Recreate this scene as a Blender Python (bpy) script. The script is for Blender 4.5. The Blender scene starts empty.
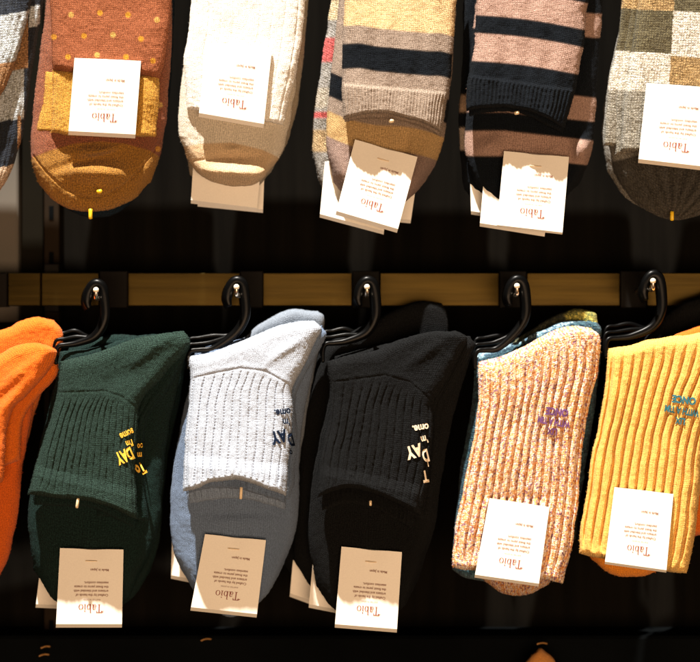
import bpy, math, random
import numpy as np
from mathutils import Vector
from mathutils.bvhtree import BVHTree
random.seed(4); rng = np.random.default_rng(7)
scene = bpy.context.scene
COL = scene.collection
S = 0.0008            # metres per modelling unit (one unit is about 0.8 mm)
D = 1500.0            # camera distance in units

# ------------------------------------------------------------------ basics
def pt(px, py, d):
    f = (D - d) / D
    return np.stack([(px - 350.0) * f * S, -d * S + 0 * px, (331.0 - py) * f * S], axis=-1)

def P(px, py, d):
    v = pt(np.array(float(px)), np.array(float(py)), np.array(float(d)))
    return Vector((float(v[0]), float(v[1]), float(v[2])))

def thing(name, label, cat, loc, group=None):
    o = bpy.data.objects.new(name, None); COL.objects.link(o)
    o.location = loc; o.empty_display_size = 0.01
    o['label'] = label; o['category'] = cat
    if group: o['group'] = group
    return o

def link(name, me, mat, parent=None):
    o = bpy.data.objects.new(name, me); COL.objects.link(o)
    if mat: me.materials.append(mat)
    if parent is not None:
        o.parent = parent
        o.location = -parent.location if parent.parent is None else Vector((0, 0, 0))
    return o

def mesh_from(name, verts, faces, smooth=True):
    me = bpy.data.meshes.new(name)
    me.from_pydata([tuple(map(float, v)) for v in verts], [], [tuple(int(i) for i in f) for f in faces])
    if smooth:
        me.polygons.foreach_set('use_smooth', [True] * len(me.polygons))
    me.update(); return me

def catmull(pts, n, closed=False):
    p = np.array(pts, float)
    if len(p) == 2:
        dense = p[0] + (p[1] - p[0]) * np.linspace(0, 1, 60)[:, None]
    else:
        q = np.vstack([2 * p[0] - p[1], p, 2 * p[-1] - p[-2]])
        out = []
        for i in range(1, len(q) - 2):
            p0, p1, p2, p3 = q[i - 1], q[i], q[i + 1], q[i + 2]
            t = np.linspace(0, 1, 24, endpoint=False)[:, None]
            out.append(0.5 * (2 * p1 + (p2 - p0) * t + (2 * p0 - 5 * p1 + 4 * p2 - p3) * t * t + (3 * p1 - p0 - 3 * p2 + p3) * t ** 3))
        dense = np.vstack(out + [q[-2][None]])
    L = np.r_[0, np.cumsum(np.linalg.norm(np.diff(dense, axis=0), axis=1))]
    s = (np.linspace(0, 1, n) if np.isscalar(n) else n) * L[-1]
    return np.stack([np.interp(s, L, dense[:, k]) for k in range(p.shape[1])], axis=1)

_tab = rng.random((256, 256))
def vnoise(x, y):
    xi = np.floor(x).astype(int); yi = np.floor(y).astype(int)
    fx = x - xi; fy = y - yi
    fx = fx * fx * (3 - 2 * fx); fy = fy * fy * (3 - 2 * fy)
    g = lambda a, b: _tab[a & 255, b & 255]
    return ((g(xi, yi) * (1 - fx) + g(xi + 1, yi) * fx) * (1 - fy) + (g(xi, yi + 1) * (1 - fx) + g(xi + 1, yi + 1) * fx) * fy) * 2 - 1

def bump_at(px, py, cx, cy, rx, ry, h, ang=0):
    a = math.radians(ang); dx = px - cx; dy = py - cy
    X = dx * math.cos(a) + dy * math.sin(a); Y = -dx * math.sin(a) + dy * math.cos(a)
    return h * np.exp(-(X / rx) ** 2 - (Y / ry) ** 2)

# ------------------------------------------------------------------ materials
def newmat(name):
    m = bpy.data.materials.new(name); m.use_nodes = True
    nt = m.node_tree; b = nt.nodes['Principled BSDF']
    return m, nt, b

def math_node(nt, op, a, b=None, c=None):
    n = nt.nodes.new('ShaderNodeMath'); n.operation = op
    for i, v in enumerate((a, b, c)):
        if v is None: continue
        if isinstance(v, (int, float)): n.inputs[i].default_value = v
        else: nt.links.new(v, n.inputs[i])
    return n.outputs[0]

def knit(name, wale=2.2, course=1.9, bump=0.5, var=0.25, yarns=None, yscale=(0.55, 0.3), fleck=0.0, fleckcol=(1, 1, 1), sheen=0.1):
    """Knitted cloth: stitch relief, uneven dye, stitch gaps shaded in the colour, optional mouline yarn colours. Base colour from the mesh's own pattern."""
    m, nt, b = newmat(name); N = nt.nodes; L = nt.links
    uv = N.new('ShaderNodeUVMap'); uv.uv_map = 'UVMap'
    sep = N.new('ShaderNodeSeparateXYZ'); L.new(uv.outputs[0], sep.inputs[0])
    # slight wander of the wales
    nz = N.new('ShaderNodeTexNoise'); nz.inputs['Scale'].default_value = 0.08; nz.inputs['Detail'].default_value = 2
    L.new(uv.outputs[0], nz.inputs['Vector'])
    wob = math_node(nt, 'MULTIPLY', nz.outputs[0], 3.0)
    ux = math_node(nt, 'ADD', sep.outputs[0], wob); uy = math_node(nt, 'ADD', sep.outputs[1], wob)
    cx = math_node(nt, 'ABSOLUTE', math_node(nt, 'SINE', math_node(nt, 'MULTIPLY', ux, math.pi / wale)))
    ph = math_node(nt, 'ADD', math_node(nt, 'MULTIPLY', uy, 2 * math.pi / course), math_node(nt, 'MULTIPLY', cx, 2.2))
    cy = math_node(nt, 'MULTIPLY_ADD', math_node(nt, 'SINE', ph), 0.5, 0.5)
    st = math_node(nt, 'MULTIPLY', cx, math_node(nt, 'MULTIPLY_ADD', cy, 0.7, 0.3))
    fz = N.new('ShaderNodeTexNoise'); fz.inputs['Scale'].default_value = 0.9; fz.inputs['Detail'].default_value = 5; fz.inputs['Roughness'].default_value = 0.7
    L.new(uv.outputs[0], fz.inputs['Vector'])
    hgt = math_node(nt, 'ADD', math_node(nt, 'MULTIPLY', st, 0.6), math_node(nt, 'MULTIPLY', fz.outputs[0], 1.3))
    bp = N.new('ShaderNodeBump'); bp.inputs['Strength'].default_value = bump; bp.inputs['Distance'].default_value = 0.0009
    L.new(hgt, bp.inputs['Height']); L.new(bp.outputs[0], b.inputs['Normal'])
    at = N.new('ShaderNodeAttribute'); at.attribute_name = 'pattern'
    col = at.outputs['Color']
    if yarns:
        mp = N.new('ShaderNodeMapping'); mp.inputs['Scale'].default_value = (yscale[0], yscale[1], 1)
        L.new(uv.outputs[0], mp.inputs['Vector'])
        vo = N.new('ShaderNodeTexVoronoi'); vo.inputs['Scale'].default_value = 1.0
        L.new(mp.outputs[0], vo.inputs['Vector'])
        cr = N.new('ShaderNodeValToRGB'); cr.color_ramp.interpolation = 'CONSTANT'
        el = cr.color_ramp.elements; n = len(yarns); acc = 0
        while len(el) < n: el.new(0.5)
        for i, (w, c) in enumerate(yarns):
            el[i].position = acc; el[i].color = (*c, 1); acc += w
        sx = N.new('ShaderNodeSeparateColor'); L.new(vo.outputs['Color'], sx.inputs[0])
        L.new(sx.outputs[0], cr.inputs[0])
        mx = N.new('ShaderNodeMix'); mx.data_type = 'RGBA'; mx.blend_type = 'MULTIPLY'; mx.inputs[0].default_value = 1
        L.new(col, mx.inputs[6]); L.new(cr.outputs[0], mx.inputs[7]); col = mx.outputs[2]
    # random dye variation, and gaps between stitches darkened like shade
    v1 = N.new('ShaderNodeTexNoise'); v1.inputs['Scale'].default_value = 0.7; v1.inputs['Detail'].default_value = 3
    L.new(uv.outputs[0], v1.inputs['Vector'])
    mr = N.new('ShaderNodeMapRange'); mr.inputs[1].default_value = 0.3; mr.inputs[2].default_value = 0.7
    mr.inputs[3].default_value = 1 - var; mr.inputs[4].default_value = 1 + var
    L.new(v1.outputs[0], mr.inputs[0])
    gm = math_node(nt, 'MULTIPLY', mr.outputs[0], math_node(nt, 'MULTIPLY_ADD', st, 0.35, 0.78))
    vm = N.new('ShaderNodeVectorMath'); vm.operation = 'SCALE'
    L.new(col, vm.inputs[0]); L.new(gm, vm.inputs['Scale'])
    out = vm.outputs[0]
    if fleck:
        wn = N.new('ShaderNodeTexNoise'); wn.inputs['Scale'].default_value = 1.3; wn.inputs['Detail'].default_value = 1
        L.new(uv.outputs[0], wn.inputs['Vector'])
        th = N.new('ShaderNodeMapRange'); th.inputs[1].default_value = 0.66; th.inputs[2].default_value = 0.75
        th.inputs[3].default_value = 0; th.inputs[4].default_value = fleck
        L.new(wn.outputs[0], th.inputs[0])
        m2 = N.new('ShaderNodeMix'); m2.data_type = 'RGBA'
        L.new(th.outputs[0], m2.inputs[0]); L.new(out, m2.inputs[6]); m2.inputs[7].default_value = (*fleckcol, 1); out = m2.outputs[2]
    L.new(out, b.inputs['Base Color'])
    b.inputs['Roughness'].default_value = 0.95
    b.inputs['Specular IOR Level'].default_value = 0.02 if sheen < 0.05 else 0.08
    b.inputs['Sheen Weight'].default_value = sheen; b.inputs['Sheen Roughness'].default_value = 0.6
    return m

def plain(name, col, rough=0.5, metal=0, spec=0.5, bump=0, bscale=200, var=0, stretch=(1, 1, 1)):
    m, nt, b = newmat(name); N = nt.nodes; L = nt.links
    b.inputs['Base Color'].default_value = (*col, 1); b.inputs['Roughness'].default_value = rough
    b.inputs['Metallic'].default_value = metal; b.inputs['Specular IOR Level'].default_value = spec
    if bump or var:
        tc = N.new('ShaderNodeTexCoord'); mp = N.new('ShaderNodeMapping'); mp.inputs['Scale'].default_value = stretch
        L.new(tc.outputs['Object'], mp.inputs['Vector'])
        nz = N.new('ShaderNodeTexNoise'); nz.inputs['Scale'].default_value = bscale; nz.inputs['Detail'].default_value = 5
        L.new(mp.outputs[0], nz.inputs['Vector'])
        if bump:
            bp = N.new('ShaderNodeBump'); bp.inputs['Strength'].default_value = bump; bp.inputs['Distance'].default_value = 0.0005
            L.new(nz.outputs[0], bp.inputs['Height']); L.new(bp.outputs[0], b.inputs['Normal'])
        if var:
            mr = N.new('ShaderNodeMapRange'); mr.inputs[1].default_value = .3; mr.inputs[2].default_value = .7
            mr.inputs[3].default_value = 1 - var; mr.inputs[4].default_value = 1 + var
            L.new(nz.outputs[0], mr.inputs[0])
            vm = N.new('ShaderNodeVectorMath'); vm.operation = 'SCALE'; vm.inputs[0].default_value = col
            L.new(mr.outputs[0], vm.inputs['Scale']); L.new(vm.outputs[0], b.inputs['Base Color'])
            r2 = N.new('ShaderNodeMapRange'); r2.inputs[3].default_value = rough - .08; r2.inputs[4].default_value = rough + .1
            L.new(nz.outputs[0], r2.inputs[0]); L.new(r2.outputs[0], b.inputs['Roughness'])
    return m

K_fine = knit('fine knit', 1.8, 1.6, 0.75, 0.25)
K_terry = knit('brushed knit', 1.9, 1.7, 0.8, 0.36, sheen=0.02)
K_dark = knit('dark brushed knit', 2.0, 1.8, 1.2, 0.6, fleck=0.012, fleckcol=(0.3, 0.35, 0.32), sheen=0.02)
K_lame = knit('sparkling mustard knit', 1.8, 1.6, 0.9, 0.55, fleck=0.35, fleckcol=(0.9, 0.6, 0.2))
K_coarse = knit('coarse melange knit', 2.4, 2.6, 0.9, 0.45, yarns=[(0.4, (1, 1, 1)), (0.25, (0.7, 0.68, 0.62)), (0.2, (0.5, 0.47, 0.4)), (0.15, (1.2, 1.2, 1.15))], yscale=(0.6, 1.1))
K_pink = knit('speckled pink knit', 2.3, 2.2, 0.8, 0.3, yarns=[(0.30, (0.84, 0.44, 0.17)), (0.22, (0.90, 0.66, 0.42)), (0.24, (0.88, 0.70, 0.62)), (0.12, (0.34, 0.17, 0.22)), (0.12, (0.66, 0.26, 0.09))], yscale=(0.7, 0.55))
K_teal = knit('speckled teal knit', 2.3, 2.2, 0.9, 0.4, yarns=[(0.5, (1, 1, 1)), (0.2, (0.4, 0.5, 0.6)), (0.3, (2.2, 2.0, 1.8))], yscale=(0.5, 0.5))
M_thread = plain('embroidery thread', (0.8, 0.45, 0.03), 0.6, bump=0.6, bscale=2500)
M_threadn = plain('navy embroidery thread', (0.006, 0.012, 0.03), 0.8, spec=0.05, bump=0.6, bscale=2500)
M_threadw = plain('cream embroidery thread', (0.75, 0.6, 0.42), 0.6, bump=0.6, bscale=2500)
M_threadp = plain('purple embroidery thread', (0.13, 0.055, 0.16), 0.8, spec=0.1, bump=0.6, bscale=2500)
M_threadt = plain('teal embroidery thread', (0.03, 0.14, 0.17), 0.8, spec=0.1, bump=0.6, bscale=2500)
M_card = plain('white tag card', (0.90, 0.85, 0.76), 0.55, spec=0.3, bump=0.12, bscale=900, var=0.03)
M_ink = plain('maroon ink', (0.26, 0.07, 0.05), 0.6)
M_inks = plain('brown small print ink', (0.26, 0.13, 0.09), 0.6)
M_staple = plain('clear plastic tack', (0.9, 0.72, 0.5), 0.25)
M_tip = plain('pale tip glint', (0.9, 0.8, 0.62), 0.3)
M_tacky = plain('yellow plastic tack', (0.95, 0.6, 0.02), 0.35)
M_tackw = plain('cream plastic tack', (0.85, 0.66, 0.42), 0.35)
M_hook = plain('glossy black plastic', (0.0015, 0.0015, 0.0015), 0.32, spec=0.11, bump=0.05, bscale=300)
M_brass = plain('brushed brass', (0.042, 0.027, 0.0045), 0.3, metal=0.9, bump=0.12, bscale=25, var=0.18, stretch=(0.5, 1, 8))
M_plate = plain('dark bronze', (0.004, 0.003, 0.002), 0.6, metal=0, spec=.1, bump=0.1, bscale=200)
M_steel = plain('satin nickel prong', (0.75, 0.62, 0.48), 0.28, metal=1)
M_wall = plain('dark stained wall panel', (0.0040, 0.0034, 0.0026), 0.8, spec=0.02, bump=0.15, bscale=14, var=0.35, stretch=(6, 1, 0.4))
M_ledge = plain('dark ledge', (0.0025, 0.0030, 0.0033), 0.85, spec=0.01, var=0.3, bscale=12)
M_pale = plain('pale plaster', (0.11, 0.10, 0.085), 0.85, spec=0.05, var=0.08, bscale=9)

# ------------------------------------------------------------------ cloth panels
def const(c):
    return lambda u, v, px, py: np.ones(px.shape + (3,)) * np.array(c)

def panel(name, parent, mat, top, right, bottom, left, base, T, col, Tb=5, rs=16, rt=12, rb=8, nu=110, nv=150, disp=None, fuzz=3500, fl=1.5):
    """A padded piece of knitwear between four outline curves (outline in units), rounded at its edges."""
    lin = np.linspace(0, 1, nu); u1 = 0.45 * lin + 0.55 * (0.5 - 0.5 * np.cos(np.pi * lin))
    lin = np.linspace(0, 1, nv); v1 = 0.7 * lin + 0.3 * (0.5 - 0.5 * np.cos(np.pi * lin))
    t, b = catmull(top, u1), catmull(bottom, u1)
    l, r = catmull(left, v1), catmull(right, v1)
    U, V = np.meshgrid(u1, v1); U3, V3 = U[..., None], V[..., None]
    X = (1 - V3) * t[None] + V3 * b[None] + (1 - U3) * l[:, None] + U3 * r[:, None] \
        - ((1 - U3) * (1 - V3) * t[0] + U3 * (1 - V3) * t[-1] + (1 - U3) * V3 * b[0] + U3 * V3 * b[-1])
    px, py = X[..., 0], X[..., 1]
    sd0 = random.random() * 50
    px = px + 0.9 * vnoise(px / 15 + sd0, py / 15); py = py + 0.9 * vnoise(px / 14, py / 14 + sd0)
    W = np.linalg.norm(r - l, axis=1)[:, None]; H = np.linalg.norm(b - t, axis=1)[None]
    f = lambda a, rr: np.sqrt(np.clip(1 - (1 - np.clip(a / rr, 0, 1)) ** 2, 0, 1))
    prof = f(np.minimum(U, 1 - U) * W, rs) * f(V * H, rt) * f((1 - V) * H, rb)
    bs = base(U, V, px, py) if callable(base) else base + 0 * px
    seed = random.random() * 90
    wr = 1.3 * vnoise(px / 26 + seed, py / 34 + seed) + 0.6 * vnoise(px / 9 + seed, py / 13) + 0.3 * vnoise(px / 3.1, py / 3.1 + seed) + 0.16 * vnoise(px / 1.5 + seed, py / 1.5)
    dd = (disp(U, V, px, py) if disp else 0) + wr
    df = bs + T * prof + dd * np.clip(prof * 1.3, 0, 1)
    db = bs - Tb * prof
    # frayed hem: the outline wanders by a stitch
    edge = 0.35 * vnoise(py / 1.7 + seed, px / 40) * (1 - prof)
    F = pt(px + edge, py + 0.35 * vnoise(px / 1.7 + seed, py / 40) * (1 - prof), df)
    Bk = pt(px, py, db)
    n = nu * nv
    fi = np.arange(n).reshape(nv, nu)
    bi = np.full((nv, nu), -1); bi[1:-1, 1:-1] = n + np.arange((nv - 2) * (nu - 2)).reshape(nv - 2, nu - 2)
    bi = np.where(bi < 0, fi, bi)
    verts = np.vstack([F.reshape(-1, 3), Bk[1:-1, 1:-1].reshape(-1, 3)])
    q = lambda A: np.stack([A[:-1, :-1], A[1:, :-1], A[1:, 1:], A[:-1, 1:]], -1).reshape(-1, 4)
    faces = np.vstack([q(fi), q(bi)[:, ::-1]])
    C = np.clip(col(U, V, px, py), 0, 1)
    cols = np.vstack([C.reshape(-1, 3), C[1:-1, 1:-1].reshape(-1, 3)])
    uu = np.stack([(U - 0.5) * W.mean(), (1 - V) * H.mean()], -1)
    uvs = np.vstack([uu.reshape(-1, 2), uu[1:-1, 1:-1].reshape(-1, 2)])
    # loose fibres standing off the cloth
    if fuzz:
        fx = rng.random(fuzz); fy = rng.random(fuzz)
        k = fuzz // 8
        fx[:k] = np.where(rng.random(k) < 0.5, rng.random(k) * 0.03, 1 - rng.random(k) * 0.03)
        ii = np.clip((fy * (nv - 1)).astype(int), 1, nv - 2); jj = np.clip((fx * (nu - 1)).astype(int), 1, nu - 2)
        p0 = F[ii, jj]
        e1 = F[ii, jj + 1] - F[ii, jj - 1]; e2 = F[ii + 1, jj] - F[ii - 1, jj]
        nm = np.cross(e2, e1); nm /= (np.linalg.norm(nm, axis=1)[:, None] + 1e-12)
        rd = rng.normal(size=(fuzz, 3)); rd /= np.linalg.norm(rd, axis=1)[:, None]
        dr = nm * 0.8 + rd * 0.9; dr /= np.linalg.norm(dr, axis=1)[:, None]
        ln = (rng.random(fuzz) * 0.9 + 0.3)[:, None] * fl * S
        sd = np.cross(dr, rng.normal(size=(fuzz, 3))); sd /= np.linalg.norm(sd, axis=1)[:, None]
        w = 0.06 * S
        mid = p0 + dr * ln * 0.55 + rd * ln * 0.1
        tip = p0 + dr * ln * 0.8 + rd * ln * 0.45
        base_i = len(verts)
        vv = np.stack([p0 - sd * w, p0 + sd * w, mid + sd * w * .8, mid - sd * w * .8, tip], 1).reshape(-1, 3)
        ix = base_i + np.arange(fuzz)[:, None] * 5
        quads = ix + np.array([0, 1, 2, 3]); tris = ix + np.array([3, 2, 4])
        verts = np.vstack([verts, vv])
        cols = np.vstack([cols, np.repeat(C[ii, jj], 5, axis=0)])
        uvs = np.vstack([uvs, np.repeat(uu[ii, jj], 5, axis=0)])
        allf = [tuple(x) for x in faces.tolist()] + [tuple(x) for x in quads.tolist()] + [tuple(x) for x in tris.tolist()]
    else:
        allf = [tuple(x) for x in faces.tolist()]
    me = bpy.data.meshes.new(name); me.from_pydata(verts.tolist(), [], allf)
    me.polygons.foreach_set('use_smooth', [True] * len(me.polygons))
    at = me.color_attributes.new('pattern', 'FLOAT_COLOR', 'POINT')
    at.data.foreach_set('color', np.hstack([cols, np.ones((len(cols), 1))]).ravel())
    li = np.zeros(len(me.loops), int); me.loops.foreach_get('vertex_index', li)
    ul = me.uv_layers.new(name='UVMap'); ul.data.foreach_set('uv', uvs[li].ravel())
    me.update()
    o = link(name, me, mat, parent)
    o_bvh = BVHTree.FromPolygons(verts.tolist(), [tuple(x) for x in faces.tolist()])
    BV[o.name] = o_bvh
    return o
BV = {}

def surf_depth(bvhs, px, py, default=30):
    o = Vector((0, -D * S, 0)); t = P(px, py, 0); dr = (t - o).normalized()
    best = None
    for b in bvhs:
        h = b.ray_cast(o, dr)
        if h[0] is not None:
            d = -h[0].y / S
            if best is None or d > best: best = d
    return default if best is None else best

def ribs(n, h, v0=0.0, v1=1.0, p=2.0, soft=0.02, ph=0.0):
    def fn(U, V, px, py):
        w = 0.5 - 0.5 * np.cos(2 * np.pi * (U * n + ph))
        m = np.clip((V - v0) / soft, 0, 1) * np.clip((v1 - V) / soft + 1, 0, 1)
        return h * (w ** (1 / p) - 0.7) * m * (1 - 0.6 * np.clip((V - 0.86) / 0.1, 0, 1) * (v1 > 5))
    return fn

def text_verts(txt, size=1.0, extrude=0.0, res=3, bold=0.0, xs=1.0, space=1.0):
    cu = bpy.data.curves.new('t', 'FONT'); cu.body = txt; cu.size = size; cu.extrude = extrude
    cu.resolution_u = res; cu.offset = bold; cu.space_character = space
    ob = bpy.data.objects.new('t', cu); COL.objects.link(ob)
    dg = bpy.context.evaluated_depsgraph_get(); dg.update()
    me = bpy.data.meshes.new_from_object(ob.evaluated_get(dg))
    v = np.array([tuple(x.co) for x in me.vertices]); f = [tuple(p.vertices) for p in me.polygons]
    bpy.data.objects.remove(ob); bpy.data.curves.remove(cu); bpy.data.meshes.remove(me)
    v[:, 0] *= xs
    return v, f

def stitched_text(parent, txt, cx, cy, size, rot, mat, bvhs, bold=0.02, xs=1.0, lift=0.5):
    """Embroidered letters that lie on the knitted surface; rot in degrees, 180 is upside down."""
    v, f = text_verts(txt, size, 0.5, 4, bold * size, xs)
    c = (v[:, :2].max(0) + v[:, :2].min(0)) / 2; v[:, :2] -= c
    a = math.radians(rot)
    X = v[:, 0] * math.cos(a) - v[:, 1] * math.sin(a); Y = v[:, 0] * math.sin(a) + v[:, 1] * math.cos(a)
    out = []
    for x, y, z in zip(X, Y, v[:, 2]):
        px, py = cx + x, cy - y
        out.append(P(px, py, max(surf_depth(bvhs, px + q, py) for q in (-3, -1.5, 0, 1.5, 3)) + lift + z * 0.7))
    me = mesh_from('embroidery', out, f, False)
    return link('embroidery', me, mat, parent)

# serif wordmark drawn as outline polygons (unit height 1)
def arc_ring(cx, cy, rx, ry, tx, ty, n=20):
    vs, fs = [], []
    for i in range(n):
        a = 2 * math.pi * i / n
        vs += [(cx + rx * math.cos(a), cy + ry * math.sin(a)), (cx + (rx - tx) * math.cos(a), cy + (ry - ty) * math.sin(a))]
    for i in range(n):
        j = (i + 1) % n; fs.append((2 * i, 2 * j, 2 * j + 1, 2 * i + 1))
    return vs, fs
def wordmark():
    V, F = [], []
    def add(vs, fs=None):
        b = len(V); V.extend(vs); F.extend([tuple(b + i for i in f) for f in (fs or [tuple(range(len(vs)))])])
    R = lambda x0, y0, x1, y1: add([(x0, y0), (x1, y0), (x1, y1), (x0, y1)])
    # T
    R(0.30, 0.0, 0.44, 0.93); R(0.2, -0.001, 0.54, 0.05); R(0.02, 0.9, 0.72, 0.985)
    add([(0.02, 0.9), (0.02, 0.72), (0.06, 0.72), (0.14, 0.9)]); add([(0.72, 0.9), (0.60, 0.9), (0.68, 0.72), (0.72, 0.72)])
    add(*arc_ring(-0.04, 0.86, 0.085, 0.085, 0.084, 0.084, 12)); R(-0.22, 0.78, -0.12, 0.84)
    # a
    add(*arc_ring(0.93, 0.18, 0.19, 0.19, 0.11, 0.05)); R(1.08, 0.0, 1.2, 0.50)
    add([(0.8, 0.46), (0.84, 0.55), (1.0, 0.62), (1.14, 0.6), (1.2, 0.5), (1.08, 0.47), (1.0, 0.55), (0.9, 0.5), (0.84, 0.43)]); R(1.2, 0.0, 1.27, 0.06)
    # b
    R(1.40, 0.0, 1.52, 0.98); add([(1.33, 0.98), (1.33, 0.93), (1.41, 0.93), (1.41, 0.98)])
    add(*arc_ring(1.68, 0.30, 0.25, 0.31, 0.12, 0.05))
    # i
    R(2.10, 0.0, 2.22, 0.58); R(2.03, 0.0, 2.10, 0.05); R(2.22, 0.0, 2.29, 0.05); R(2.03, 0.54, 2.10, 0.58)
    add(*arc_ring(2.16, 0.78, 0.075, 0.075, 0.074, 0.074, 12))
    # o
    add(*arc_ring(2.67, 0.30, 0.30, 0.31, 0.12, 0.05))
    V = np.array(V); V[:, 0] /= 2.97
    return V, F
WM = wordmark()
LINES = [(0.305, 'Crafted by the hands of'), (0.375, 'artisans and blended with'), (0.445, 'the finest yarns to create'), (0.515, 'seamless comfort.'), (0.705, 'Made in Japan')]
_tv = {t: text_verts(t, 1.0, 0, 2, 0.022) for _, t in LINES}
_kv = text_verts('KNITTED IN JAPAN', 1.0, 0, 1)

def tag(parent, TL, TR, BR, BL, d0, d1, print_=True, thick=1.2, fold=3.5, curl=1.5, tack=(0.5, 0.16), staple=True):
    """Folded card tag. Corners in units; d0/d1 depth of top and bottom edge."""
    TL, TR, BR, BL = map(np.array, (TL, TR, BR, BL))
    def at(u, v):
        p = (1 - v) * ((1 - u) * TL + u * TR) + v * ((1 - u) * BL + u * BR); return p
    def dep(u, v): return d0 + (d1 - d0) * v + curl * math.sin(math.pi * u) * (0.4 + 0.6 * v) - 1.2 * math.exp(-((u - tack[0]) / .22) ** 2 - (v / .14) ** 2)
    nu, nv = 14, 18; vs = []; fs = []
    def add_sheet(fn):
        b = len(vs)
        for j in range(nv + 1):
            for i in range(nu + 1): vs.append(fn(i / nu, j / nv))
        return b
    kf = fold / max(1.0, np.linalg.norm(BL - TL))
    notch = lambda u: 0.012 * math.exp(-((u - .5) / .16) ** 2)
    fa = add_sheet(lambda u, v: P(*at(u, notch(u) * (1 - v) + v), dep(u, v) + thick))
    ba = add_sheet(lambda u, v: P(*at(u, v * (1 + kf)), dep(u, v) - thick * 1.6 - fold * 0.6 * v))
    w = nu + 1
    for j in range(nv):
        for i in range(nu):
            fs.append((fa + j * w + i, fa + (j + 1) * w + i, fa + (j + 1) * w + i + 1, fa + j * w + i + 1))
            fs.append((ba + j * w + i, ba + j * w + i + 1, ba + (j + 1) * w + i + 1, ba + (j + 1) * w + i))
    for i in range(nu):
        a, b = fa + nv * w + i, ba + nv * w + i; fs.append((a, b, b + 1, a + 1))
        a, b = fa + i, ba + i; fs.append((a, a + 1, b + 1, b))
    for j in range(nv):
        a, b = fa + j * w, ba + j * w; fs.append((a, b, b + w, a + w))
        a, b = fa + j * w + nu, ba + j * w + nu; fs.append((a, a + w, b + w, b))
    t = link('swing_tag', mesh_from('swing_tag', vs, fs, False), M_card, parent)
    def put(name, V, F, x0, y0, sx, sy, mat):   # print laid on the card; text runs upside down
        out = []
        for x, y in zip(V[:, 0], V[:, 1]):
            u = x0 - x * sx; v = y0 + 0 - 0 + (-(-y * sy))
            out.append(P(*at(u, v), dep(u, v) + thick + 0.35))
        link(name, mesh_from(name, out, F, False), mat, t)
    if print_:
        put('wordmark', WM[0], WM[1], 0.69, 0.735, 0.36, 0.115, M_ink)
        vs2, fs2 = [], []
        for yy, s in LINES:
            V, F = _tv[s]; b = len(vs2); k = 0.0555
            for x, y in V[:, :2]: vs2.append((x * k * 0.98, y * 0.052 - (0.72 - yy * 0.90) + 0.72 - 0.0))
            # convert to (offset from left margin, v)
            fs2 += [tuple(b + i for i in f) for f in F]
        # small print occupies the upper half; line order is reversed because the card hangs upside down
        vs3 = []; i = 0
        for yy, s in LINES:
            V, F = _tv[s]
            vline = 0.70 - yy * 0.63 - 0.0
            vline = {0.305: 0.60, 0.375: 0.545, 0.445: 0.49, 0.515: 0.435, 0.705: 0.265}[yy]
            for x, y in V[:, :2]: vs3.append((x * 0.052, vline + y * 0.046))
        A = np.array(vs3)
        put('small_print', A, fs2, 0.78, 0.0, 1.0, 1.0, M_inks)
        V, F = _kv
        put('small_print', np.stack([V[:, 0] * 0.031, V[:, 1] * 0.028 + 0.665], 1), F, 0.66, 0, 1, 1, M_inks)
        if not staple: return t
        u0, v0 = tack
        pts = [np.array(P(*at(u0 - 0.09 + 0.18 * k / 8, v0 + 0.003 * math.sin(math.pi * k / 8)), dep(u0, v0) + thick + 0.3 + 0.9 * math.sin(math.pi * k / 8))) for k in range(9)]
        tube('tack', pts, [0.55 * S] * 9, M_staple, t, 6)
    return t

def tube(name, pts, rad, mat, parent=None, nseg=12, flat=1.0, up=(0, 1, 0)):
    pts = np.array(pts); n = len(pts); vs = []; fs = []
    rad = np.array(rad) * np.ones(n)
    tg = np.gradient(pts, axis=0); tg /= np.linalg.norm(tg, axis=1)[:, None]
    upv = np.array(up, float)
    for i in range(n):
        a = np.cross(tg[i], upv)
        if np.linalg.norm(a) < 0.05: a = np.cross(tg[i], (1, 0, 0.01))
        a /= np.linalg.norm(a); b = np.cross(a, tg[i])
        for k in range(nseg):
            an = 2 * math.pi * k / nseg
            vs.append(pts[i] + a * rad[i] * math.cos(an) + b * rad[i] * flat * math.sin(an))
    for i in range(n - 1):
        for k in range(nseg):
            k2 = (k + 1) % nseg
            fs.append((i * nseg + k, i * nseg + k2, (i + 1) * nseg + k2, (i + 1) * nseg + k))
    for e, (i, s) in enumerate(((0, -1), (n - 1, 1))):      # rounded ends
        c = len(vs); vs.append(pts[i] + tg[i] * rad[i] * 0.5 * s)
        for k in range(nseg):
            k2 = (k + 1) % nseg; f = (c, i * nseg + k2, i * nseg + k)
            fs.append(f if s < 0 else f[::-1])
    return link(name, mesh_from(name, vs, fs), mat, parent)

def box(name, x0, x1, y0, y1, d0, d1, mat, parent=None, bev=0.8):
    """Real box: units, d0 back, d1 front; size taken at the front face."""
    a = P(x0, y0, d1); b = P(x1, y1, d1); ya = -d1 * S; yb = -d0 * S
    e = bev * S; vs = []
    for (y, ins) in ((ya, e), (ya + e, 0), (yb, 0)):
        vs += [(a.x + ins, y, a.z - ins), (b.x - ins, y, a.z - ins), (b.x - ins, y, b.z + ins), (a.x + ins, y, b.z + ins)]
    fs = [(0, 3, 2, 1), (8, 9, 10, 11)]
    for k in range(2):
        for i in range(4):
            j = (i + 1) % 4; fs.append((k * 4 + i, k * 4 + j, (k + 1) * 4 + j, (k + 1) * 4 + i))
    return link(name, mesh_from(name, vs, fs, False), mat, parent)

def tackbar(parent, x, y, d, w, h, mat, rot=0):
    a = math.radians(rot); dx, dy = math.sin(a) * h / 2, math.cos(a) * h / 2
    pts = [np.array(P(x + dx * s, y - dy * s, d + 0.8 * (1 - s * s))) for s in np.linspace(-1, 1, 7)]
    return tube('plastic_tack', pts, [w / 2 * S] * 7, mat, parent, 8)

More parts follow.
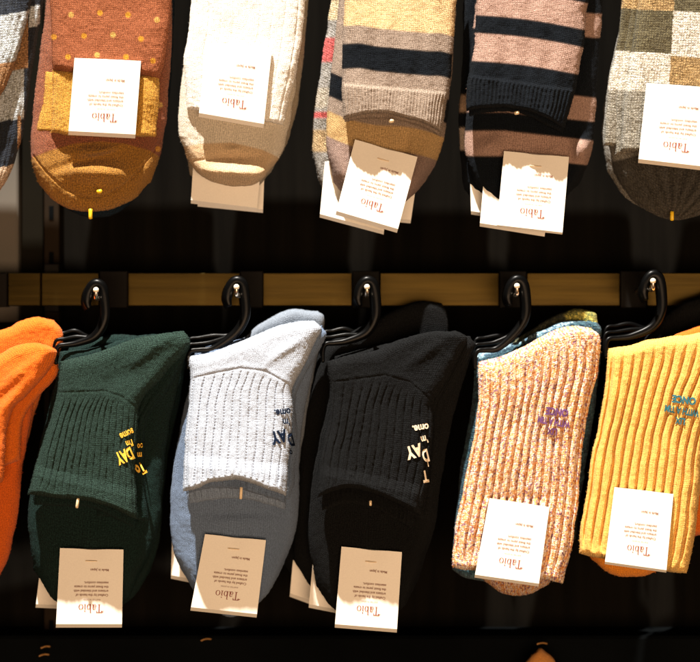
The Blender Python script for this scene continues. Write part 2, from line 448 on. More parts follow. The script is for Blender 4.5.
def combine(*fns):
    return lambda U, V, px, py: sum(f(U, V, px, py) for f in fns)

def lean(b0, b1, pw=1.0):
    """base depth running from b0 at the top to b1 at the hem"""
    return lambda U, V, px, py: b0 + (b1 - b0) * V ** pw

# ================================================================== the setting
def sbox(name, *a, **k):
    o = box(name, *a, **k); o['kind'] = 'structure'; return o
sbox('back_wall', -300, 1000, -300, 950, -150, -120, M_wall)
sbox('floor', -300, 1000, 1500, 1560, -120, 300, M_ledge)

t = thing('wall_pillar', 'short pale plaster pillar behind the brass rail at the left edge of the photo', 'pillar', P(0, 300, -112))
box('shaft', -120, 18, -100, 322, -119, -98, M_pale, t, bev=2)
box('reveal', 18.6, 43, -100, 322, -119, -112, plain('grey side panel', (0.008, 0.007, 0.005), 0.9, spec=0.0, var=.1, bscale=9), t)

t = thing('slotted_upright', 'dark slotted steel shelf upright on the wall beside the pale pillar', 'shelf upright', P(50, 300, -110))
M_up = plain('dark steel upright', (0.014, 0.009, 0.005), 0.7, spec=0.05, bump=.1)
box('channel', 44, 59, -100, 780, -119, -104, M_up, t)
for yy in range(-70, 760, 46):
    box('slot', 49, 53.5, yy + 0, yy + 14, -104, -103.2, M_ledge, t, bev=.2)

t = thing('merchandise_rail', 'flat brushed brass rail running across the wall and carrying the lower sock hooks', 'rail', P(350, 289, -70))
edges = [8, 41, 128, 263, 380, 527, 646, 760]
box('rail_section', -200, 7, 273, 307, -78, -66, M_plate, t)
xs = [(8, 40.5), (41.5, 99), (128, 240), (263, 352), (380, 499), (527, 620), (647, 800)]
for a, b in xs: box('rail_section', a, b, 273, 306, -77, -68, M_brass, t)
for px, w in ((113.5, 14), (251.5, 11.5), (366, 13.5), (513, 13.5), (633.5, 13)):
    box('joint_plate', px - w, px + w, 271, 308, -78, -64, M_plate, t)
box('wall_bracket', 44, 59, 264, 312, -104, -78, M_plate, t)

t = thing('lower_ledge', 'dark ledge running along the foot of the wall below the lower socks', 'ledge', P(350, 700, -60))
box('ledge_front', -300, 1000, 636, 900, -119, -70, M_ledge, t, bev=3)

# ---- row below: a sock top, and added wires that stand in for warm glints, just in frame
M_glint = plain('glint copper', (0.40, 0.2, 0.06), 0.5, metal=.3)  # copper tone imitating small warm glints of light
def wire(x0, y0, x1, y1, d, lab):
    t = thing('glint_wire', lab, 'glint wire', P(x0, y0, d), 'copper wires standing in for glints at the bottom edge')
    tube('glint_strand', [P(x0 + (x1 - x0) * q, y0 + (y1 - y0) * q - 1 * math.sin(math.pi * q), d - 6 * q) for q in np.linspace(0, 1, 9)], [0.9 * S] * 9, M_glint, t, 10)
wire(41, 648, 50, 646.5, -55, 'upper of the two copper wires standing in for glints in the bottom left corner')
wire(39, 656, 49, 654.5, -55, 'lower of the two copper wires standing in for glints in the bottom left corner')
wire(201, 640.5, 211, 639, -55, 'copper wire standing in for a glint below the light blue socks')
wire(537, 644, 547, 643.5, -50, 'copper wire standing in for a glint below the pink socks')

# ---- prongs and hooks
def prong(cx, cy, label, back_x):
    t = thing('display_prong', label, 'prong', P(back_x, 290, -64), 'metal prongs on the brass rail')
    pts = [P(back_x, 292, -64), P(back_x * .6 + cx * .4, cy + 7, -30), P(back_x * .2 + cx * .8, cy + 9, 8), P(cx, cy + 8, 27), P(cx, cy + 5, 30), P(cx, cy, 31)]
    tube('rod', catmull([tuple(p) for p in pts], 40), 2.0 * S, M_steel, t, 14)
    # rounded tip ball; its pale colour stands in for the metal's bright glint
    c = P(cx, cy, 31); vs = []; fs = []; n = 14; m = 8; r = 2.9 * S
    for i in range(m + 1):
        for k in range(n):
            a = math.pi * i / m; b = 2 * math.pi * k / n
            vs.append((c.x + r * math.sin(a) * math.cos(b), c.y - r * .8 * math.cos(a), c.z + r * math.sin(a) * math.sin(b)))
    for i in range(m):
        for k in range(n):
            fs.append((i * n + k, i * n + (k + 1) % n, (i + 1) * n + (k + 1) % n, (i + 1) * n + k))
    link('tip', mesh_from('tip', vs, fs), M_tip, t)
prong(96, 290, 'metal prong with a round tip holding the green sock hooks', 104)
prong(236.5, 287, 'metal prong with a round tip holding the light blue sock hooks', 246)
prong(367, 287, 'metal prong with a round tip holding the black sock hooks', 366)
prong(517, 286, 'metal prong with a round tip holding the pink sock hooks', 508)
prong(653, 281, 'metal prong with a round tip holding the yellow sock hooks', 636)

def hook(cx, cy, ex, ey, d, label, k=1.0, name_thing=True):
    """Black S-shaped sock hook: curl over the prong, long arm sweeping down and left to a clip on the sock."""
    t = thing('sock_hook', label, 'sock hook', P(cx, cy, d), 'black plastic sock hooks')
    pts = [(cx - 7, cy + 19), (cx - 9, cy + 11), (cx - 7, cy + 1), (cx - 1, cy - 6), (cx + 6, cy - 3), (cx + 9, cy + 12),
           (cx + 8.5, cy + 30), (cx - 1, cy + 46), (ex + (cx - ex) * .55, ey - 1), (ex + (cx - ex) * .25, ey + 1), (ex + 3, ey + 2), (ex, ey + 8), (ex, ey + 20)]
    c = catmull([(x, y, d + (0 if i < 8 else (i - 7) * 1.2)) for i, (x, y) in enumerate(pts)], 90)
    w = np.interp(np.linspace(0, 1, 90), [0, .06, .2, .35, .6, .8, 1], [2.6, 4.8, 5.4, 5.0, 4.6, 2.9, 1.7])
    tube('arm', [P(*q) for q in c], w * S * k, M_hook, t, 14, flat=0.8)
    c2 = catmull([(cx - 3, cy + 50, d + 2), (ex + (cx - ex) * .3, ey + 16, d + 2), (ex + 2, ey + 18, d + 3), (ex - 3, ey + 24, d + 3)], 30)
    return t
for cx, cy, ex, ey, nm in ((96, 290, 56, 344, 'green'), (236.5, 287, 188, 349, 'light blue'), (367, 287, 323, 342, 'black'), (517, 286, 475, 349, 'pink'), (653, 281, 606, 337, 'yellow')):
    hook(cx, cy, ex, ey, 9, f'glossy black hook in front of the others, carrying the front {nm} socks')
    hook(cx - 2, cy + 1, ex - 2, ey - 6, -12, f'black hook just behind the front one above the {nm} socks', .7)
    hook(cx - 3, cy + 2, ex - 1, ey - 12, -32, f'rearmost black hook in the dark over the {nm} socks', .7)

# ================================================================== colours
GREEN = (0.022, 0.043, 0.034); GREEN_SHADE = (0.010, 0.025, 0.022); BLACK = (0.0066, 0.0071, 0.0076)  # second green is the first with the shade behind the leg put in
BLUE_SHADE = (0.135, 0.19, 0.29); BLUED = (0.22, 0.29, 0.41)  # first blue is the leg's light blue darkened for shade below the cuff
ORANGE = (0.78, 0.155, 0.008); YELLOW = (0.86, 0.50, 0.12); MUST = (0.55, 0.28, 0.04)
BROWN = (0.30, 0.10, 0.045); CREAM = (0.86, 0.81, 0.73); MAUVE = (0.385, 0.25, 0.20); NAVY = (0.0055, 0.0075, 0.0105)
TAUPE = (0.29, 0.225, 0.18); SAND = (0.66, 0.46, 0.24)

def mixc(a, b, m):
    return np.array(a) * (1 - m[..., None]) + np.array(b) * m[..., None]
def steps(tfun, bands, default):
    """colour by bands of t: [(t0, t1, colour)]"""
    def fn(U, V, px, py):
        t = tfun(U, V, px, py); C = np.ones(px.shape + (3,)) * np.array(default)
        for a, b, c in bands:
            m = 1 / (1 + np.exp(-(t - a) / 0.3)) * 1 / (1 + np.exp(-(b - t) / 0.3))
            C = C * (1 - m[..., None]) + np.array(c) * m[..., None]
        return C
    return fn
def seam(yfun, h=0.7, w=1.1):
    def fn(U, V, px, py):
        t = py - yfun(px)
        return -h * np.exp(-(t / w) ** 2) + 0.5 * h * np.exp(-((t + 3) / 2.2) ** 2)
    return fn
lin = lambda pts: (lambda x: np.interp(x, [p[0] for p in pts], [p[1] for p in pts]))
def hump(*a): return lambda U, V, px, py: bump_at(px, py, *a)

def grooves(n, h, w=0.13, ph=0.0):
    return lambda U, V, px, py: -h * np.exp(-(np.abs(((U * n + ph) % 1) - .5) / w) ** 2) * (1 - 0.8 * np.clip((V - 0.9) / 0.07, 0, 1))
# ================================================================== lower row
# ---- green
g = thing('sock_pair', 'dark green ribbed socks with yellow upside-down lettering, front pair on their hook', 'socks', P(96, 340, 20), 'pairs of socks on the lower rail')
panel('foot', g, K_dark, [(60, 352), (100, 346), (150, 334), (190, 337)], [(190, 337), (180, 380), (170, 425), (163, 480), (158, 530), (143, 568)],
      [(36, 572), (55, 600), (92, 618), (125, 602), (143, 568)], [(60, 352), (52, 400), (38, 450), (29, 495), (29, 540), (36, 572)], 0, 13, const(GREEN_SHADE), rb=34, rs=22,
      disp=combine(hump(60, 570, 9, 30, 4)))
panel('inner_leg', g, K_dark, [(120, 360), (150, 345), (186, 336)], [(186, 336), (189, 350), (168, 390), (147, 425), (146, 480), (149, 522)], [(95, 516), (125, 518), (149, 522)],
      [(120, 360), (110, 430), (95, 516)], 10, 9, const(GREEN_SHADE), rs=10, disp=ribs(7, 1.2, .3), rb=4)
panel('inner_cuff', g, K_dark, [(32, 480), (80, 484), (133, 500)], [(133, 500), (136, 518), (135, 528)], [(34, 505), (60, 506), (95, 509), (135, 528)], [(32, 480), (32, 490), (34, 505)], lean(22, 26), 8, const(GREEN_SHADE), rb=4, nv=40, disp=ribs(20, 1.1))
gl = panel('leg', g, K_dark, [(60, 362), (75, 358), (100, 352), (125, 342), (150, 335), (184, 331)], [(184, 331), (189, 339), (186, 350), (160, 380), (141, 402), (137, 430), (136, 480), (138, 520)],
      [(27, 494), (55, 498), (88, 501), (112, 508), (138, 520)], [(60, 362), (56, 395), (47, 430), (36, 465), (27, 494)], lean(14, 39, 1.2), 15, const(GREEN), rb=5, nu=190, nv=220, fuzz=9000,
      disp=combine(lambda U, V, px, py: grooves(15, 2.3)(U, V, px, py) * np.clip((py - np.interp(px, [50, 105, 140], [394, 393, 410])) / 14, 0, 1),
                   seam(lin([(50, 393), (105, 391), (122, 397), (140, 410)])), hump(150, 350, 30, 7, 5, -38), hump(120, 375, 26, 8, -3, -30),
                   lambda U, V, px, py: 4.5 * np.clip((py - (463 + 26 * (px - 27) / 110)) / 10, 0, 1)))
tag(g, (60, 548), (123.5, 549.5), (122, 624), (56, 624), 18, 22)
tackbar(g, 77.5, 503, 54, 3, 9, M_tackw, 8)
GB = [BV[gl.name]]
stitched_text(g, 'some', 126.5, 433, 10, 205, M_thread, GB, xs=.66, bold=.03)
stitched_text(g, "I'm", 129.5, 443.5, 9, 198, M_thread, GB, xs=.66, bold=.03)
stitched_text(g, 'DAY', 124.5, 456, 17, 204, M_thread, GB, xs=.5, bold=.045)
GI = [BV[o.name] for o in g.children if o.name.startswith('inner_leg')]
stitched_text(g, 'oo', 140, 445.5, 9, 184, M_thread, GI, xs=.55, bold=.03)
stitched_text(g, 'm', 139.5, 454.5, 9, 184, M_thread, GI, xs=.7, bold=.03)
stitched_text(g, 'To', 140.5, 469, 16, 208, M_thread, GI, xs=.5, bold=.045)

g2 = thing('sock_pair', 'dark green socks mostly hidden behind the front green pair', 'socks', P(100, 340, -25), 'pairs of socks on the lower rail')
panel('foot', g2, K_dark, [(70, 345), (120, 335), (188, 345)], [(188, 345), (180, 400), (166, 470), (160, 540), (150, 570)],
      [(33, 570), (60, 600), (92, 612), (130, 600), (150, 570)], [(70, 345), (50, 400), (35, 480), (33, 570)], -28, 12, const(GREEN_SHADE), rb=30, nu=60, nv=80, fuzz=800)
tag(g2, (40, 570), (100, 575), (96, 607), (36, 604), -22, -18, print_=False)

# ---- light blue
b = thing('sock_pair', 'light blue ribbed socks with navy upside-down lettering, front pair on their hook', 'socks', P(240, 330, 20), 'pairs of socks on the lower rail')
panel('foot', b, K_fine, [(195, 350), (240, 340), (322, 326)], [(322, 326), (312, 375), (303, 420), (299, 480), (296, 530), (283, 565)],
      [(181, 570), (200, 598), (232, 617), (264, 598), (283, 565)], [(195, 350), (186, 400), (174, 460), (170, 510), (172, 545), (181, 570)], 0, 14, const(BLUE_SHADE), rb=36, rs=24,
      disp=combine(hump(238, 522, 34, 6, 2.5), hump(236, 512, 34, 5, -2), hump(290, 480, 6, 40, 3)), nu=150, nv=200, fuzz=6000)
panel('inner_leg', b, K_fine, [(270, 345), (300, 332), (322, 327)], [(322, 327), (326, 336), (316, 356), (304, 378), (296, 400), (297, 440), (294, 480), (291, 500)], [(255, 500), (275, 500), (291, 500)],
      [(270, 345), (262, 430), (255, 500)], 12, 9, const(BLUE_SHADE), rs=9, disp=ribs(6, 1.2, .3), rb=4)
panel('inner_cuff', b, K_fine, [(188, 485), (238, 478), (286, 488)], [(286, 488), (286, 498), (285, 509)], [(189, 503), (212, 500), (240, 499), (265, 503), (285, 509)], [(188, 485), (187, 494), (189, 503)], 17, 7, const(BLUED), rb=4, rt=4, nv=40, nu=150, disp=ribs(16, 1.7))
panel('inner_cuff', b, K_fine, [(186, 478), (238, 472), (285, 480)], [(285, 480), (286, 490), (285, 503)], [(187, 494), (208, 489), (235, 489), (262, 495), (285, 503)], [(186, 478), (186, 486), (187, 494)], 25, 8, const(BLUE_SHADE), rb=4, rt=4, nv=40, nu=150, disp=ribs(16, 1.7, ph=.5))
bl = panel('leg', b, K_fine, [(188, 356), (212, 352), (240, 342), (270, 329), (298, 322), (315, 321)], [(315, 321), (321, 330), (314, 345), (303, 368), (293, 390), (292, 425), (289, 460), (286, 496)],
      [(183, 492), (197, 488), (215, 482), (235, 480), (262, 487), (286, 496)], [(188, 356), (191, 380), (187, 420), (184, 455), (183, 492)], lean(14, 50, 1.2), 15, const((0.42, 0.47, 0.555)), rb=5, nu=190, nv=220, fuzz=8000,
      disp=combine(lambda U, V, px, py: -2.8 * np.exp(-(np.abs(((U * 12.3 + .2) % 1) - .5) / .085) ** 2) * np.clip((py - np.interp(px, [185, 240, 292], [380, 369, 384])) / 3, 0, 1) * (0.8 + .3 * np.sin(py * 2.1)) * np.clip((.97 - V) / .05, 0.1, 1),
                   seam(lin([(185, 380), (215, 373), (240, 368), (265, 371), (292, 386)]), 1.0), hump(262, 352, 8, 20, 2.5), hump(285, 350, 20, 5, 4, -35),
                   lambda U, V, px, py: (4.5 + 0.9 * np.cos(2 * np.pi * U * 17) * (V < .96)) * np.clip((py - (455 + 9 * (px - 185) / 100)) / 11, 0, 1)))
tag(b, (205, 534), (266, 540), (257, 614), (191, 607), 19, 24)
tackbar(b, 241, 493, 58, 3, 11, M_tackw, 3)
BB = [BV[bl.name]]
stitched_text(b, 'ome.', 282.5, 411.5, 10.5, 186, M_threadn, BB, xs=.78, bold=.03)
stitched_text(b, "'m", 286.5, 422.5, 10, 190, M_threadn, BB, xs=.72, bold=.03)
stitched_text(b, 'AY', 279, 437, 17, 194, M_threadn, BB, xs=.68, bold=.045)
BI = [BV[o.name] for o in b.children if o.name.startswith('inner_leg')] + BB
stitched_text(b, 'D', 291, 440, 17, 195, M_threadn, BI, xs=.45, bold=.04)
stitched_text(b, 'o', 291, 452, 9, 195, M_threadn, BI, xs=.6, bold=.03)

b2 = thing('sock_pair', 'pale grey blue socks showing their heel behind the front light blue pair', 'socks', P(280, 320, -20), 'pairs of socks on the lower rail')
panel('foot', b2, K_fine, [(236, 345), (262, 322), (280, 313), (296, 309), (318, 311)], [(318, 311), (324, 325), (310, 400), (300, 500), (286, 550)],
      [(176, 560), (200, 590), (235, 606), (265, 590), (286, 550)], [(236, 345), (200, 400), (178, 480), (176, 560)], -30, 12, const((0.22, 0.26, 0.32)), rb=30, nu=70, nv=100, disp=ribs(14, .8), fuzz=1200)
tag(b2, (172, 540), (225, 545), (222, 585), (171, 575), -26, -24, print_=False)

# ---- black
k = thing('sock_pair', 'black ribbed socks with cream upside-down lettering, front pair on their hook', 'socks', P(367, 340, 20), 'pairs of socks on the lower rail')
panel('foot', k, K_dark, [(335, 356), (380, 345), (430, 338), (476, 342)], [(476, 342), (462, 385), (450, 430), (442, 480), (434, 530), (418, 580)],
      [(316, 585), (335, 610), (368, 627), (400, 610), (418, 580)], [(335, 356), (326, 410), (314, 470), (308, 530), (316, 585)], 0, 13, const(BLACK), rb=36, rs=24)
panel('inner_leg', k, K_dark, [(410, 350), (440, 338), (470, 336)], [(470, 336), (473, 350), (455, 385), (441, 410), (438, 460), (430, 520)], [(380, 515), (405, 517), (430, 520)],
      [(410, 350), (395, 430), (380, 515)], 10, 9, const(BLACK), rs=10, disp=ribs(7, 1.2, .3), rb=4)
panel('inner_cuff', k, K_dark, [(322, 485), (370, 487), (414, 503)], [(414, 503), (415, 520), (413, 530)], [(322, 510), (345, 503), (375, 508), (413, 530)], [(322, 485), (320, 495), (322, 510)], lean(22, 26), 8, const(BLACK), rb=4, nv=40, disp=ribs(20, 1.3))
kl = panel('leg', k, K_dark, [(327, 362), (345, 356), (375, 350), (395, 341), (425, 332), (456, 331)], [(456, 331), (467, 338), (462, 352), (447, 380), (434, 404), (432, 440), (428, 475), (420, 516)],
      [(316, 498), (330, 492), (350, 488), (378, 495), (400, 505), (420, 516)], [(327, 362), (330, 390), (328, 425), (321, 460), (316, 498)], lean(14, 41, 1.2), 15, const(BLACK), rb=5, nu=190, nv=220, fuzz=9000,
      disp=combine(lambda U, V, px, py: grooves(13, 2.6)(U, V, px, py) * np.clip((py - np.interp(px, [325, 380, 434], [384, 376, 402])) / 14, 0, 1),
                   seam(lin([(325, 383), (350, 380), (385, 375), (410, 382), (434, 403)])), hump(430, 350, 30, 6, 4, -35), hump(385, 362, 12, 20, 2),
                   lambda U, V, px, py: 4.5 * np.clip((py - (464 + 22 * (px - 318) / 108)) / 10, 0, 1)))
tag(k, (341.5, 546.5), (402, 552), (397, 629), (335, 624), 17, 22, fold=3.5)
tackbar(k, 370.5, 503, 52, 2.6, 4, M_tackw, 0)
KB = [BV[kl.name]] + [BV[o.name] for o in k.children if o.name.startswith('inner_leg')]
stitched_text(k, 'ome.', 420.5, 427, 10.5, 190, M_threadw, KB, xs=.78, bold=.03)
stitched_text(k, "'m", 424.5, 439.5, 10, 195, M_threadw, KB, xs=.72, bold=.03)
stitched_text(k, 'AY', 414, 451.5, 17, 197, M_threadw, KB, xs=.7, bold=.045)
stitched_text(k, 'D', 425.5, 455.5, 17, 194, M_threadw, KB, xs=.5, bold=.04)
stitched_text(k, 'I', 428, 464, 7, 190, M_threadw, KB, xs=.8, bold=.03)
stitched_text(k, 'T', 425.5, 476.5, 16, 190, M_threadw, KB, xs=.55, bold=.045)

for i, (dx, dep, lab) in enumerate(((-14, -28, 'black socks directly behind the front black pair, heel rising above them'), (-26, -56, 'rearmost black socks of the stack, only an edge and card corner showing at its left'))):
    k2 = thing('sock_pair', lab, 'socks', P(367 + dx, 330, dep), 'pairs of socks on the lower rail')
    panel('foot', k2, K_dark, [(330 + dx * .3, 345), (390, 312), (420, 301), (442, 303)], [(442, 303), (448, 322), (445, 400), (430, 500), (410, 560)],
          [(308 + dx, 560), (330 + dx, 592), (362 + dx, 604), (392, 592), (410, 560)], [(330 + dx * .3, 345), (318 + dx, 420), (308 + dx, 480), (308 + dx, 560)], dep, 11, const(BLACK), rb=30, nu=60, nv=90, fuzz=900)
    if i == 0: tag(k2, (313, 560), (360, 566), (356, 613), (309, 604), dep + 14, dep + 15, print_=False)
    else: tag(k2, (293, 560), (330, 564), (325, 605), (290, 593), dep + 14, dep + 15, print_=False)

# ---- pink speckled
p = thing('sock_pair', 'speckled pink and orange ribbed socks with a small purple stitched motif', 'socks', P(517, 340, 20), 'pairs of socks on the lower rail')
one = const((1, 1, 1))
panel('toe', p, K_pink, [(470, 540), (515, 535), (562, 545)], [(562, 545), (560, 565), (548, 584)], [(484, 582), (500, 592), (515, 595), (532, 593), (548, 584)], [(470, 540), (474, 565), (484, 582)], 6, 13, const((0.62, 0.55, 0.5)), rb=20, nv=60)
pl = panel('leg', p, K_pink, [(478, 362), (500, 356), (525, 345), (548, 333), (570, 326), (590, 327)], [(590, 327), (600, 340), (597, 375), (588, 410), (582, 450), (578, 500), (572, 545), (563, 583)],
      [(452, 567), (475, 571), (505, 573), (535, 578), (563, 583)], [(478, 362), (478, 400), (472, 445), (463, 490), (455, 530), (452, 567)], lean(14, 26), 15, one, rb=6, nu=230, nv=260, fuzz=9000, fl=1.6,
      disp=combine(lambda U, V, px, py: grooves(14, 6.0, .17)(U, V, px, py) * np.clip(V * 9 - .5, 0.1, 1), hump(515, 497, 30, 4, -3), hump(556, 424, 16, 14, 1.5)))
tag(p, (489.5, 498), (549.5, 507), (539, 583.5), (475, 574.5), 39, 48, fold=3, staple=False)
PB = [BV[pl.name]]
stitched_text(p, 'ONCE', 557, 412, 10, 173, M_threadp, PB, xs=.8, bold=.045)
stitched_text(p, 'WITH A TIM', 554, 422, 9, 170, M_threadp, PB, xs=.66, bold=.04)
stitched_text(p, 'LIX', 552, 431.5, 9, 172, M_threadp, PB, xs=.75, bold=.04)
p2 = thing('sock_pair', 'dark teal speckled socks with a pale blue edge behind the pink speckled pair', 'socks', P(510, 340, -20), 'pairs of socks on the lower rail')
tealc = steps(lambda U, V, px, py: py - (352 - .38 * (px - 480)) + 0 * V, [(-30, 6, (0.20, 0.32, 0.40))], (0.025, 0.07, 0.10))
panel('leg', p2, K_teal, [(476, 352), (500, 347), (530, 336), (560, 322), (590, 320)], [(590, 320), (601, 332), (596, 400), (580, 500), (566, 570)], [(452, 570), (470, 579), (500, 582), (540, 580), (566, 570)],
      [(476, 352), (472, 400), (462, 460), (455, 520), (452, 570)], -12, 14, tealc, rb=8, nu=110, nv=140, disp=ribs(14, 1.6))
p3 = thing('sock_pair', 'dark olive socks with a yellow green heel tip rising behind the teal and pink pairs', 'socks', P(560, 320, -40), 'pairs of socks on the lower rail')
olc = steps(lambda U, V, px, py: px - 0.2 * (py - 310), [(564, 700, (0.36, 0.34, 0.08))], (0.055, 0.06, 0.03))
panel('leg', p3, K_teal, [(500, 350), (530, 330), (556, 315), (575, 309), (590, 310)], [(590, 310), (598, 324), (590, 420), (575, 540)], [(470, 545), (520, 552), (575, 540)], [(500, 350), (480, 440), (470, 545)], -29, 12, olc, rb=10, nu=100, nv=120)

# ---- yellow
y = thing('sock_pair', 'bright yellow ribbed socks with an orange toe and small teal motif, at the right edge', 'socks', P(653, 340, 20), 'pairs of socks on the lower rail')
panel('toe', y, K_fine, [(584, 535), (630, 535), (672, 545)], [(672, 545), (668, 560), (655, 572)], [(592, 560), (606, 571), (625, 577), (642, 576), (655, 572)], [(584, 535), (587, 550), (592, 560)], 6, 13, const((0.80, 0.26, 0.015)), rb=18, nv=60)
yl = panel('leg', y, K_fine, [(608, 348), (630, 345), (652, 339), (690, 334), (745, 330)], [(745, 330), (732, 365), (716, 405), (706, 440), (700, 490), (694, 540), (686, 573)],
      [(580, 553), (600, 558), (640, 564), (668, 571), (686, 573)], [(608, 348), (605, 385), (597, 430), (588, 480), (580, 530), (580, 553)], lean(14, 28), 15, const(YELLOW), rb=6, nu=220, nv=240, fuzz=9000, fl=1.6,
      disp=combine(lambda U, V, px, py: grooves(12.5, 6.0, .15)(U, V, px, py) * np.clip(V * 12 - .4, 0.1, 1), hump(683, 410, 18, 14, 1.5), lambda U, V, px, py: 1.5 * np.sin(U * 60) * np.clip((V - .965) / .02, 0, 1)))
tag(y, (614.5, 487), (673.5, 494), (666.5, 570), (605, 561.5), 41, 50, fold=2.5, staple=False)
YB = [BV[yl.name]]
stitched_text(y, 'ONCE', 684, 400, 10, 173, M_threadt, YB, xs=.85, bold=.045)
stitched_text(y, 'WITH A TIM', 682, 411, 9, 170, M_threadt, YB, xs=.7, bold=.04)
stitched_text(y, 'LIX', 680, 421, 9, 172, M_threadt, YB, xs=.75, bold=.04)
y2 = thing('sock_pair', 'orange heel of socks behind the yellow pair, at the right edge', 'socks', P(690, 335, -10), 'pairs of socks on the lower rail')
panel('foot', y2, K_fine, [(640, 352), (662, 340), (685, 330), (710, 322), (760, 305)], [(760, 305), (765, 360), (735, 440), (722, 530)], [(620, 530), (670, 540), (722, 530)], [(640, 352), (630, 440), (620, 530)], -8, 13, const(ORANGE), nu=90, nv=110)
y3 = thing('sock_pair', 'dark socks rising behind the orange heel, at the right edge', 'socks', P(690, 310, -40), 'pairs of socks on the lower rail')
panel('foot', y3, K_dark, [(640, 345), (662, 318), (690, 300), (760, 280)], [(760, 280), (765, 360), (735, 440), (722, 520)], [(640, 520), (670, 530), (722, 520)], [(640, 345), (640, 440), (640, 520)], -42, 12, const(BLACK), nu=60, nv=90, fuzz=900)

# ---- orange at the left edge
o1 = thing('sock_pair', 'bright orange socks folded over, front pair at the left edge of the lower row', 'socks', P(10, 340, 20), 'pairs of socks on the lower rail')
panel('foot', o1, K_fine, [(-60, 395), (-10, 385), (20, 380), (36, 388)], [(36, 388), (29, 430), (22, 475), (17, 520), (8, 560), (-6, 586)], [(-70, 590), (-40, 612), (-6, 586)], [(-60, 395), (-70, 480), (-70, 590)], -4, 13, const((0.72, 0.12, 0.008)), rb=20, rs=20)
panel('inner_leg', o1, K_fine, [(-70, 380), (10, 365), (50, 361), (58, 364)], [(58, 364), (57, 375), (40, 396), (27, 412), (22, 430), (20, 460)], [(-70, 480), (-20, 475), (20, 460)], [(-70, 380), (-72, 420), (-70, 480)], 8, 9, const(ORANGE), rs=8)
panel('leg', o1, K_fine, [(-70, 372), (-20, 362), (10, 348), (30, 342), (48, 345)], [(48, 345), (57, 353), (48, 372), (30, 392), (12, 412), (6, 440), (4, 480)], [(-70, 500), (-30, 500), (4, 480)], [(-70, 372), (-72, 420), (-70, 500)], lean(16, 30), 15, const(ORANGE), rs=18, fuzz=7000,
      disp=combine(hump(30, 365, 34, 6, 3, -38), hump(5, 395, 24, 5, -3, -45)))
o2 = thing('sock_pair', 'bright orange socks with a shadow across the heel, behind the front orange pair', 'socks', P(20, 320, -15), 'pairs of socks on the lower rail')
panel('foot', o2, K_fine, [(-70, 345), (0, 330), (20, 321), (36, 317), (54, 320)], [(54, 320), (63, 332), (60, 350), (40, 400), (20, 470)], [(-70, 480), (-20, 490), (20, 470)], [(-70, 345), (-72, 400), (-70, 480)], -22, 13, const(ORANGE), rs=14)

lo_ = thing('sock_pair', 'blurred copper orange heel tip of socks in the row below, at the bottom edge', 'socks', P(540, 662, -45))
panel('foot', lo_, K_fine, [(536, 652), (541, 648), (547, 652)], [(547, 652), (556, 662), (575, 700)], [(505, 700), (540, 706), (575, 700)], [(536, 652), (526, 662), (505, 700)], -48, 9, const((0.62, 0.26, 0.06)), nu=50, nv=60, fuzz=500)

# ================================================================== upper row
UT = -46
# ---- navy check, far left
c = thing('sock_pair', 'navy, white and brown checked socks with a beige toe, cropped at the top left corner', 'socks', P(0, 0, 20), 'pairs of socks on the upper rail')
def chk(U, V, px, py):
    C = np.ones(px.shape + (3,)) * np.array((0.014, 0.02, 0.034))
    W_ = np.array((0.50, 0.55, 0.60)); Br = np.array((0.34, 0.18, 0.08)); t = py + .12 * px
    C[(t > 24) & (t < 72) & (px > 8) & (px < 28)] = Br
    C[(t >= 72) & (t < 121) & (px < 24)] = W_
    C[(t >= 10) & (t < 30) & (px > 29) & (px < 40)] = W_
    C[(t > 118) & (px > 17.5) & (px < 21)] = Br
    C[py > 168 - .3 * px] = np.array((0.62, 0.46, 0.33))
    return C
def chk2(U, V, px, py):
    C = np.ones(px.shape + (3,)) * np.array((0.014, 0.02, 0.034)); t = py + .2 * px
    C[(t > 16) & (t < 64)] = np.array((0.50, 0.55, 0.60)); C[(t >= 64) & (t < 112)] = np.array((0.34, 0.18, 0.08)); return C
panel('foot', c, K_coarse, [(-60, UT), (0, UT), (46, UT)], [(46, UT), (44, 0), (36, 50), (27, 110), (16, 160), (0, 192)], [(-60, 195), (-30, 205), (0, 192)], [(-60, UT), (-62, 80), (-60, 195)], 0, 13, chk, rb=20, disp=ribs(14, .8))
panel('leg', c, K_coarse, [(-60, UT), (0, UT), (34, UT)], [(34, UT), (31, 0), (20, 45), (6, 85), (-8, 110)], [(-60, 115), (-30, 120), (-8, 110)], [(-60, UT), (-62, 50), (-60, 115)], lean(14, 22), 11, chk2, rb=6, disp=ribs(12, .9))

